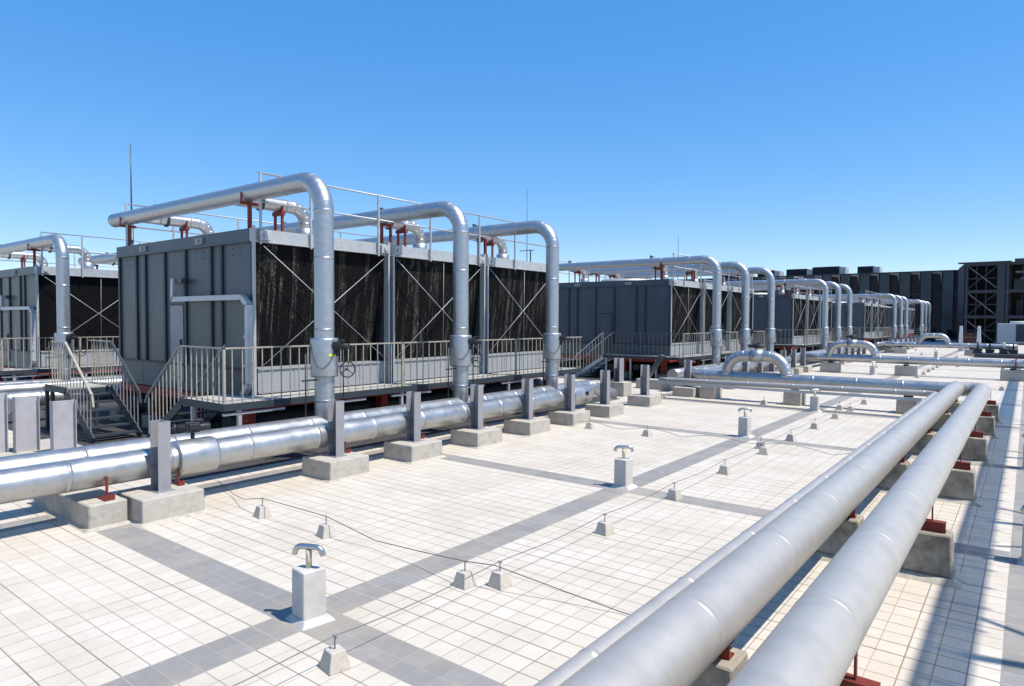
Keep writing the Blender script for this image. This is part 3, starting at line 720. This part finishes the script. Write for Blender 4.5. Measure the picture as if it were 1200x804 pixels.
# piers under cross pipes
def make_block(loc, sx, sy, h, lab, cat='concrete block', grp='concrete blocks under the cross pipes', red=True, black=True):
    t = empty('pipe_block', loc)
    MB().frus(0, 0, 0, h, sx / 2, sy / 2, sx / 2 - .01, sy / 2 - .01).build('block', M['concrete_lt'], t, .01)
    if red: MB().box((-.12, -.05, h), (.12, .05, .57)).box((-.05, -.30, h + .001), (.05, .30, h + .03)).build('bracket', M['dark'] if black else M['red'], t)
    tag(t, lab, cat, grp); return t
for x, lab in ((-8.75, 'leftmost concrete block under the nearest cross pipe'), (-5.95, 'concrete block under the nearest cross pipe, behind the fourth vent'), (-2.75, 'concrete block under the nearest cross pipe, close to the twin pipes')):
    make_block((x, 22.75, 0), .55, .7, .42, lab)
for x, lab in ((-8.3, 'leftmost concrete block under the middle cross pipe'), (-4.8, 'concrete block under the middle cross pipe, at the cable block line'), (-.5, 'concrete block under the middle cross pipe near the right edge')):
    make_block((x, 38.6, 0), .95, .6, .5, lab)
make_block((-8.6, 65.4, 0), .9, .6, .5, 'leftmost concrete block under the farthest cross pipe')
make_block((-3.6, 65.4, 0), .9, .6, .5, 'right concrete block under the farthest cross pipe')
t = empty('pipe_clamp', (-.38, 38.6, .5)); MB().box((-.05, -.26, 0), (.0, -.22, .62)).box((-.05, .22, 0), (0, .26, .62)).box((-.05, -.26, .6), (0, .26, .64)).build('frame', M['red'], t)
tag(t, 'red clamp frame around the middle cross pipe at the right edge', 'pipe clamp')

# ------------------------------------------------------------------ stub posts on blocks
def make_post():
    t = empty('steel_post')
    MB().frus(-.02, 0, 0, .33, .40, .42, .39, .41).build('base_block', M['concrete_lt'], t, .012)
    MB().frus(-.02, 0, 0, .035, .455, .475, .402, .422).build('mortar_skirt', M['mortar'], t)
    MB().box((.135, -.12, .331), (-.165, .12, .343)).build('base_plate', M['steel'], t)
    # I section: flanges face +-X, web between
    p = MB().box((.10, -.085, .33), (.087, .085, 1.29)).box((-.13, -.085, .33), (-.117, .085, 1.29)).box((.087, .055, .33), (-.117, .067, 1.29))
    p.build('i_beam', M['steel'], t)
    b = MB().box((-.04, .26, .331), (-.25, .34, .343)).box((-.04, .26, .343), (-.052, .34, .40)).box((-.14, .285, .343), (-.16, .315, .58))
    b.build('red_bracket', M['red'], t)
    return t
post = make_post()
py_ = [4.97 - .72, 7.22, 9.06, 10.95, 12.80, 14.66, 16.5, 19.35, 22.75]
GP = 'short steel posts on concrete blocks'
labs = ['short steel post in the left foreground, on the long notched concrete block'] + ['short steel post on a concrete block, %s from the left after the notched block' % ORD[i] for i in range(8)]
for i, y in enumerate(py_):
    c = post if i == 0 else copy_tree(post); c.location = (-9.38 if i == 0 else -9.42, y, 0)
    if i in (7, 8): c.location = (-9.6, y, 0)
    tag(c, labs[i], 'post', GP)
far = [26.4, 28.45, 30.4, 32.2, 34.0, 35.8, 37.6] + [44.0, 46.2, 48.4, 50.4, 52.4, 54.4] + [66.2, 69.0, 72.2, 75.5, 78.6, 81.3, 84]
nm = ['front of the second tower header'] * 7 + ['front of the third tower header'] * 6 + ['front of the fourth tower header'] * 7
cnt = {}
for y, n_ in zip(far, nm):
    cnt[n_] = cnt.get(n_, 0) + 1
    c = copy_tree(post); c.location = (-9.45, y, 0)
    tag(c, 'short steel post standing in %s, %s from the left' % (n_, ORD[cnt[n_] - 1]), 'post', GP)
# the notched double block under the first post
t = empty('notched_block', (-9.4, 4.0, 0))
m = MB(); m.box((.10, -.68, 0), (-1.9, -.22, .325))
m.build('block', M['concrete_lt'], t, .015)
MB().frus(-.9, -.45, 0, .035, 1.06, .29, 1.003, .234).build('mortar_skirt', M['mortar'], t)
s = MB().box((.02, -.46, .326), (-.25, -.34, .342)).box((.02, -.46, .342), (.008, -.34, .40)).box((-.07, -.415, .342), (-.09, -.385, .62)); s.build('red_bracket', M['red'], t)
tag(t, 'long low concrete block carrying the headers beside the first steel post', 'concrete block')
# pads behind and the wide posts of the back
def wide_post(loc, lab, w=.34, h=.95, rz=0):
    t = empty('steel_post', loc, rz)
    MB().box((.012, -w / 2, 0), (0, w / 2, h)).box((.09, -w / 2 - .012, 0), (-.09, -w / 2, h)).box((.09, w / 2, 0), (-.09, w / 2 + .012, h)).build('i_beam', M['steel_lt'], t)
    tag(t, lab, 'post', GP); return t
t = empty('concrete_pad', (-14.8, 3.6, 0)); MB().box((-1.4, -3, 0), (1.05, 1.6, .16)).build('pad', M['concrete_lt'], t, .01)
tag(t, 'low wide concrete pad under the three wide steel posts at the left edge', 'concrete pad')
wide_post((-14.35, 4.72, .16), 'wide grey steel post nearest the crossover stair, right one of three', .36, .98)
wide_post((-15.0, 4.32, .16), 'wide grey steel post, middle one of three at the left edge', .36, 1.05)
wide_post((-15.2, 3.75, .16), 'wide grey steel post cut by the left edge', .6, 1.12)
# odd posts between first and second tower
t = empty('steel_post', (-11.6, 21.3, 0)); MB().box((-.35, -.3, 0), (.35, .3, .5)).build('base_block', M['concrete_lt'], t, .01)
MB().box((.10, -.16, .5), (.087, .16, 1.35)).box((-.13, -.16, .5), (-.117, .16, 1.35)).box((.087, .09, .5), (-.117, .10, 1.35)).build('i_beam', M['steel'], t)
tag(t, 'steel post set back behind the others, in the gap between the first two towers', 'post', GP)
make_block((-11.6, 24.3, 0), 1.5, .5, .38, 'long concrete block in the gap before the second tower', red=False)
t = empty('leaning_beam', (-11.9, 25.0, .35)); MB().bar((-.4, 0, 0), (.25, 0, .95), .34, .12).build('beam', M['panel'], t); tag(t, 'dark grey steel offcut leaning in the shade before the second tower', 'beam')

# ------------------------------------------------------------------ vents
def make_vent():
    t = empty('roof_vent')
    MB().frus(.02, 0, 0, .045, .17, .16, .12, .12).build('cement_foot', M['concrete_white'], t)
    MB().frus(0, 0, .02, .465, .113, .113, .110, .110).build('plinth', M['concrete_white'], t, .008)
    p = MB().cyl((0, 0, .46), (0, 0, .63), .027, 14); p.build('stem', M['vent_stem'], t)
    q, _ = fillet([(-.14, 0, .585), (-.12, 0, .655), (.12, 0, .655), (.14, 0, .585)], .07, 5)
    th = MB().sweep(q, .027, 14).build('tee_head', M['vent_pipe'], t); th.rotation_euler = (0, 0, R(34))
    return t
M['concrete_white'] = mat('cement_render', (.50, .48, .44), .85, 0, .08, 8, .15, 40, .2, dirt=(.42, .41, .385), dscale=6)
M['vent_stem'] = mat('stained_stem', (.52, .47, .33), .5, .2, .15, 20)
M['vent_pipe'] = mat('brushed_vent_steel', (.52, .50, .47), .28, .9, .1, 10)
v = make_vent(); GV = 'tee shaped roof vents on plinths'
for i, (x, y, lab) in enumerate(((-5.06, 3.57, 'nearest roof vent with tee pipe on a square cement plinth, on the grey band crossing'),
                    (-5.13, 9.6, 'second roof vent with tee pipe, on the next grey band crossing'),
                    (-5.18, 15.6, 'third roof vent with tee pipe, farther along the grey band'),
                    (-5.0, 21.3, 'fourth roof vent, plinth just in front of the nearest cross pipe'),
                    (-6.2, 38.0, 'small roof vent between the nearest and middle cross pipes'),
                    (.12, 9.42, 'roof vent cut by the right edge, nearer one'),
                    (.10, 15.5, 'roof vent cut by the right edge, farther one'),
                    (-5.5, 60.0, 'distant roof vent beyond the middle cross pipe'))):
    c = v if i == 0 else copy_tree(v); c.location = (x, y, 0); c.rotation_euler = (0, 0, R(-8 if i == 0 else random.uniform(-6, 3)))
    tag(c, lab, 'vent', GV)

# ------------------------------------------------------------------ lightning conductor blocks
def make_cblock():
    t = empty('cable_block')
    MB().frus(0, 0, 0, .15, .095, .095, .06, .06).build('concrete_foot', M['concrete_warm'], t, .006)
    MB().cyl((0, 0, .14), (0, 0, .25), .006, 8).box((-.03, -.006, .243), (.03, .006, .25)).build('rod_clip', M['wire'], t)
    return t
M['concrete_warm'] = mat('precast_concrete', (.47, .43, .37), .9, 0, .12, 14, .25, 60, .2)
cb = make_cblock(); GC = 'small concrete blocks carrying the conductor wire'
L_main = [(-4.18, y) for y in (1.05, 3.18, 5.22, 7.34, 9.44, 11.57, 13.77, 15.74, 17.86, 20.1, 22.07, 24.25, 26.35, 28.4, 30.5, 32.6, 34.7, 37.4, 39.9, 42.2, 44.2, 46.4)]
first = True
def place_cb(x, y, lab):
    global first
    c = cb if first else copy_tree(cb); first = False
    c.location = (x, y, 0); c.rotation_euler = (0, 0, R(random.uniform(-10, 10))); tag(c, lab, 'concrete block', GC)
for i, (x, y) in enumerate(L_main):
    if 25 < y < 36.0: 
        continue
    if i < 12: place_cb(x, y, 'small concrete block on the line beside the twin pipes, %s from the front' % ORD[i])
    else: place_cb(x, y, 'tiny concrete block of the long line, %s beyond the near cross pipe' % ORD[i - 12])
for (x, y, lab) in ((-8.2, 5.05, 'small concrete block right of the notched block, left one of the wire line'), (-6.84, 5.08, 'small concrete block behind the nearest vent, on the crossing wire'), (-4.46, 5.0, 'small concrete block touching its twin where the two wires cross'),
                    (-8.6, 14.3, 'small concrete block close to the header posts'), (-6.98, 14.2, 'small concrete block between the header posts and the third vent'), (-4.42, 14.35, 'small concrete block just behind another beside the third vent'),
                    (-10.05, 21.5, 'small concrete block behind the eighth steel post'), (-6.7, 22.0, 'small concrete block under the bypass loop of the near cross pipe'),
                    (-4.5, 22.2, 'small concrete block twin in front of the near cross pipe'), (-.76, 32.7, 'small concrete block in the open tiles near the right edge'),
                    (-3.3, 48.3, 'tiny concrete block right of the long line beyond the near cross pipe'), (-1.08, 47.5, 'tiny concrete block near the right edge before the middle cross pipe'),
                    (-7.0, 44.0, 'tiny concrete block left of the small vent'), (-8.3, 72.8, 'tiny concrete block beyond the middle cross pipe, leftmost'), (-6.85, 63.7, 'tiny concrete block beyond the middle cross pipe, second from left')):
    place_cb(x, y, lab)
# wires
def wire(name, pts, lab, r=.0045, mt='wire', cat='wire'):
    o = Vector(pts[0]); w = MB().sweep([Vector(p) - o for p in pts], r, 6).build(name, M[mt]); w.location = o
    tag(w, lab, cat); return w
P = []
for i, (x, y) in enumerate(L_main[:-1]):
    y2 = L_main[i + 1][1]
    for k in range(6):
        u = k / 6; P.append((x + random.uniform(-.006, .006), y + (y2 - y) * u, .25 - .03 * math.sin(math.pi * u) + random.uniform(-.004, .004)))
wire('conductor_wire', P, 'long grey conductor wire carried on the block line beside the twin pipes')
P = []
A = [(-10.2, 5.5, .10), (-9.5, 5.35, .04), (-8.8, 5.12, .12), (-8.2, 5.05, .25), (-6.84, 5.08, .25), (-6.0, 5.15, .10), (-5.2, 5.1, .16), (-4.46, 5.0, .25), (-4.15, 5.1, .25), (-3.4, 5.3, .1), (-2.9, 5.4, .02), (-2.2, 5.4, .03)]
for i in range(len(A) - 1):
    for k in range(6):
        u = k / 6; P.append(tuple(A[i][j] * (1 - u) + A[i + 1][j] * u for j in range(3)))
wire('cross_cable', P, 'dark cable crossing the tiles behind the nearest vent', .005, 'cable', 'cable')
P = [(-9.3 + k * .35, 14.25 + .03 * math.sin(k), .06 + .12 * abs(math.sin(k * .7))) for k in range(22)]
wire('cross_cable', P, 'dark cable crossing the tiles near the third vent', .005, 'cable', 'cable')

# ------------------------------------------------------------------ masts
def mast(loc, h, lab, arms=0):
    t = empty('lightning_mast', loc); MB().cyl((0, 0, 0), (0, 0, h * .45), .05, 8).cyl((0, 0, h * .45), (0, 0, h), .024, 8, .014).build('pole', M['panel'], t)
    if arms: MB().bar((-.8, 0, h * .55), (.9, 0, h * .55), .05).bar((-.5, 0, h * .66), (.5, 0, h * .66), .04).bar((.25, 0, 0), (.25, 0, h * .66), .05).build('cross_arm', M['panel'], t)
    tag(t, lab, 'lightning rod', 'thin lightning masts')
mast((-19.3, 8.05, 3.5), 3.9, 'thin lightning mast rising behind the nearest large tower, at its left corner')
mast((-22.2, 30, 0), 9.95, 'thin lightning mast with cross arms in the gap behind the first tower row', 1)
mast((-19.0, 43.0, 3.0), 5.6, 'thin lightning mast behind the second front row tower')

# ------------------------------------------------------------------ equipment at the right
def make_chiller():
    t = empty('chiller_unit', (-1.95, 66, 0))
    MB().box((0, 0, 1.15), (4.0, 2.2, 2.62)).build('casing', M['white_unit'], t, .02)
    MB().box((1.2, -.02, 1.2), (3.9, -.002, 2.56)).build('coil_panel', M['dark'], t)
    MB().sweep([(1.5, 1.1, 2.62), (1.5, 1.1, 2.8)], [.75, .7], 28).build('fan_cowl', M['white'], t)
    MB().sweep([(3.2, 1.1, 2.62), (3.2, 1.1, 2.8)], [.75, .7], 28).build('fan_cowl', M['white'], t)
    for x, y in ((.25, .1), (1.25, .1), (3.9, .1), (.25, 2.1), (3.9, 2.1)): MB().box((x, y - .05, 0), (x + .1, y + .05, 1.149)).build('leg', M['rail_grey'], t)
    MB().bar((.45, .1, .1), (1.22, .1, 1.1), .08).build('brace', M['rail_grey'], t)
    MB().box((.0, .0, 1.05), (4.0, .1, 1.148)).build('frame_beam', M['rail_grey'], t)
    tag(t, 'pale grey chiller unit on legs with dark coil panel, at the right edge', 'air conditioner')
M['white_unit'] = mat('pale_unit_panel', (.40, .42, .44), .5, .1, .05, 3)
make_chiller()
t = empty('machine_plinth', (-3.2, 62.0, 0)); MB().box((0, 0, 0), (6.5, 3.4, .28)).build('plinth', M['dark'], t)
tag(t, 'dark flat plinth in front of the chiller unit', 'plinth')
for k in range(4):
    tt = empty('pump', (-2.9 + k * .75, 63.6 + (k % 2) * .9, .28))
    MB().box((-.22, -.3, .14), (.22, .1, .4)).cyl((-.3, .2, .3), (.3, .2, .3), .13, 12).build('motor', M['panel_dk'], tt)
    MB().box((-.3, -.45, 0), (.3, .45, .14)).build('base', M['dark'], tt); tt.location.x += random.uniform(-.25, .25); tt.location.z -= .1 * (k % 2)
    MB().cyl((0, .0, .3), (0, .0, .85), .07, 10).torus((0, 0, .85), (0, 0, 1), .13, .02, 14, 6).build('valve', M['white'] if k == 2 else M['dark'], tt)
    tag(tt, 'small dark pump on the plinth left of the chiller, %s from the left' % ORD[k], 'pump', 'pumps on the dark plinth')
t = empty('gate_board', (-4.95, 75, 0))
for x in (0, 1.38):
    MB().frus(x, 0, 0, 2.35, .2, .2, .11, .11).build('tapered_pillar', M['white'], t, .01)
MB().box((.18, -.06, .45), (1.2, .06, 1.75)).build('board', M['maroon'], t)
MB().box((.18, -.075, 1.3), (1.2, -.061, 1.34)).build('slat', M['streak'], t)
tag(t, 'two tapered white pillars holding a dark red slatted board, before the dark building', 'gate')
# line of small dark feet
for k in range(7):
    c = copy_tree(cb); c.location = (-4.18, 48.6 + k * 1.9, 0); tag(c, 'tiny distant block in the line towards the white pillars, %s of seven' % ORD[k], 'concrete block', GC)

# ------------------------------------------------------------------ dark building
def make_building():
    t = empty('office_building', (-9, 125, 0)); H = 10.75; x1 = 0.2; x0 = -118
    MB().box((x0, .6, 0), (x1, 30, H)).build('wall', M['bld_dk'], t)
    MB().box((x0, -.1, H), (x1, 30, H + .12)).build('roof_edge', M['bld_blue'], t)
    w = 2.95; k = 0; x = x1 - 1.5
    while x > x0 + 3 and k < 38:
        gl = MB().box((x - .55, .28, .8), (x + .85, .599, H - .02)).build('window', M['bld_glass'], t)
        fm = MB()
        for z in (2.6, 4.4, 6.2, 8.0, 9.6): fm.box((x - .55, .25, z), (x + .85, .279, z + .06))
        for q in (-.1, .38): fm.box((x + q, .26, .8), (x + q + .05, .279, H - .03))
        fm.build('frame', M['bld_blue'], gl)
        MB().add([(x - 1.95, -.05, H - .05), (x - .65, -.05, H - .05), (x - .70, -.05, H - .75), (x - .60, -.05, H - 1.9), (x - .95, -.05, H - .42), (x - 1.95, -.05, H - .30),
                  (x - 1.95, .55, H - .05), (x - .65, .55, H - .05), (x - .70, .55, H - .75), (x - .60, .55, H - 1.9), (x - .95, .55, H - .42), (x - 1.95, .55, H - .30)],
                 [(0, 1, 2, 3, 4, 5), (6, 11, 10, 9, 8, 7), (0, 6, 7, 1), (1, 7, 8, 2), (2, 8, 9, 3), (3, 9, 10, 4), (4, 10, 11, 5), (5, 11, 6, 0)]).build('fin', M['bld_fin'], t)
        x -= w; k += 1
    for z in (3.6, 7.1): MB().box((x0, .18, z), (x1, .249, z + .12)).build('ledge', M['bld_blue'], t)
    tag(t, 'long dark building with narrow blue glass bays and pale fins across the far end', 'building')
    for i, (a, b, hh) in enumerate(((-21.9, -17.5, 1.55), (-26.8 + .4, -22.9, 1.35), (-14.6, -12.2, 1.35), (-31.6, -28.6, 1.3), (-39, -34, .9))):
        u = empty('rooftop_unit', (-9 + a, 128, H + .12)); MB().box((0, 0, 0), (b - a, 3, hh)).build('casing', M['bld_dk'], u)
        MB().box((b - a + .001, .1, .1), (b - a + 1.0, 2.9, hh - .15)).build('grille', M['fan'], u)
        tag(u, 'dark box unit on the roof of the long dark building, %s by size' % ['largest', 'second', 'smallest, separate at right', 'third', 'lowest and leftmost'][i] if i not in (2, 4) else ['', '', 'small dark box unit standing alone at right on the long dark building roof', '', 'low dark box unit farthest left on the long dark building roof'][i], 'rooftop unit', 'box units on the dark building roof')
make_building()
def make_truss():
    t = empty('steel_frame_building', (-7.3, 103, 0)); H = 10.2; Wd = 26
    m = MB(); m.add([(.0, .6, 0), (.7, 0, 0), (.7, 0, H), (0, .6, H - .6), (0, 20, 0), (0, 20, H - .6), (.7, 20, 0), (.7, 20, H)], [(0, 1, 2, 3), (0, 3, 5, 4), (1, 6, 7, 2), (4, 5, 7, 6), (3, 2, 7, 5), (0, 4, 6, 1)])
    m.build('corner_panel', M['bld_blue'], t)
    MB().box((.701, 5.0, 0), (Wd, 20, H - .2)).build('wall', M['bld_dk'], t)
    MB().box((.701, 0, H - .35), (Wd, 20, H)).box((.0, -.3, H), (5.5, 1, H + .12)).box((5.8, -.3, H), (Wd, 1, H + .35)).build('roof', M['bld_blue'], t)
    for z in (3.2, 6.4): MB().box((.701, .1, z), (Wd, 4.99, z + .38)).build('floor_beam', M['bld_blue'], t)
    for x in (.8, 4.1, 5.0, 11, 17, 23): MB().box((x, .0, 0), (x + (.8 if x == 4.1 else .3), .35, H - .351)).build('column', M['bld_blue'], t)
    for z in (0, 3.5, 6.9):
        MB().bar((1.1, .2, z + 2.9), (4.1, .2, z + .1), .13).build('diagonal_brace', M['brace'], t)
        MB().bar((1.1, .45, z + .1), (4.1, .45, z + 2.9), .10).build('diagonal_brace', M['bld_blue'], t)
    for x in (1.9, 2.9): MB().box((x, .5, 0), (x + .1, .7, H - .36)).build('column', M['bld_blue'], t)
    for z in (1.6, 4.9, 8.2): MB().box((1.1, .5, z), (4.1, .62, z + .12)).build('floor_beam', M['bld_blue'], t)
    for k in range(14): MB().box((5.4 + k * 1.2, .9, .2), (5.48 + k * 1.2, 1.0, H - .4)).build('column', M['bld_blue'], t)
    for k, (x, z) in enumerate(((5.9, 9.0), (6.4, 8.2))): MB().bar((x, 1.5, z), (x + 2.6 - k, 1.5, z), .25).build('light_beam', M['bld_fin'], t)
    for k in range(6):
        gl = MB().box((5.7 + k * 2.2, 4.7, 6.9), (7.6 + k * 2.2, 4.98, 8.3)).build('window', M['bld_glass2'], t)
    for k in range(5): MB().box((6 + k * 1.5, 4.6, 3.7), (6.5 + k * 1.5, 4.98, 5.6)).build('shutter', M['maroon'], t)
    tag(t, 'dark steel frame building with diagonal braces at the far right', 'building')
M['brace'] = mat('pale_brace', (.11, .11, .11), .5, .3, .6, 1.2)
M['bld_glass2'] = mat('blue_grey_glass', (.03, .045, .065), .3, 0, .2, 1)
make_truss()
# low dark clutter in front of the building
for i, (x, y, w, h_) in enumerate(((-9.3, 112, 6, 1.7), (-3.2, 100.5, 5, 1.6), (-14, 108, 4, 2.0), (2.5, 98, 6, 1.4))):
    t = empty('pipe_rack', (x, y, 0)); m = MB()
    for k in range(6): m.cyl((0, k * .3, .25 + k * h_ / 7), (w, k * .3, .25 + k * h_ / 7), .13, 8)
    m.build('dark_pipe', M['dark'], t); MB().box((.3, 0, 0), (.5, 1.9, h_)).box((w - .5, 0, 0), (w - .3, 1.9, h_)).build('rack_frame', M['bld_dk'], t)
    tag(t, 'low dark pipe rack before the far building, %s' % ('below its right half', 'below the steel frame', 'behind the farthest risers', 'right of the chiller')[i], 'pipe rack')

# ------------------------------------------------------------------ overhead gantry right of the frame (its shadow falls on the tiles)
def make_gantry():
    t = empty('overhead_gantry', (3.38, 0, 0)); Z = 7.0
    for k in range(9):
        x = -.18 + k * .043
        MB().box((x, -4, Z - .03), (x + .021, 62, Z)).build('tray_bar', M['steel'], t)
    m = MB(); y = -4
    m.box((-.2, -4, Z - .1), (-.17, 62, Z - .051)); 
    while y < 62: m.box((-.2, y, Z - .11), (.2, y + .04, Z - .101)); y += .6
    m.build('tray_rung', M['steel'], t)
    for y in (2.2, 7.4, 12.0, 17.5, 23, 29, 36, 43, 50, 57):
        MB().box((-.05, y - .05, 0), (.05, y + .05, Z - .301)).build('leg', M['steel'], t)
        MB().bar((.3, y, Z - 2.2), (.02, y + .9, Z - .32), .05).build('knee_brace', M['steel'], t)
        MB().bar((0, y - 1.2, Z - .4), (1.9, y + .0, Z - .7), .05).build('outrigger', M['steel'], t)
    tag(t, 'tall steel gantry beyond the right edge, seen only by its long shadow on the tiles', 'gantry')
make_gantry()
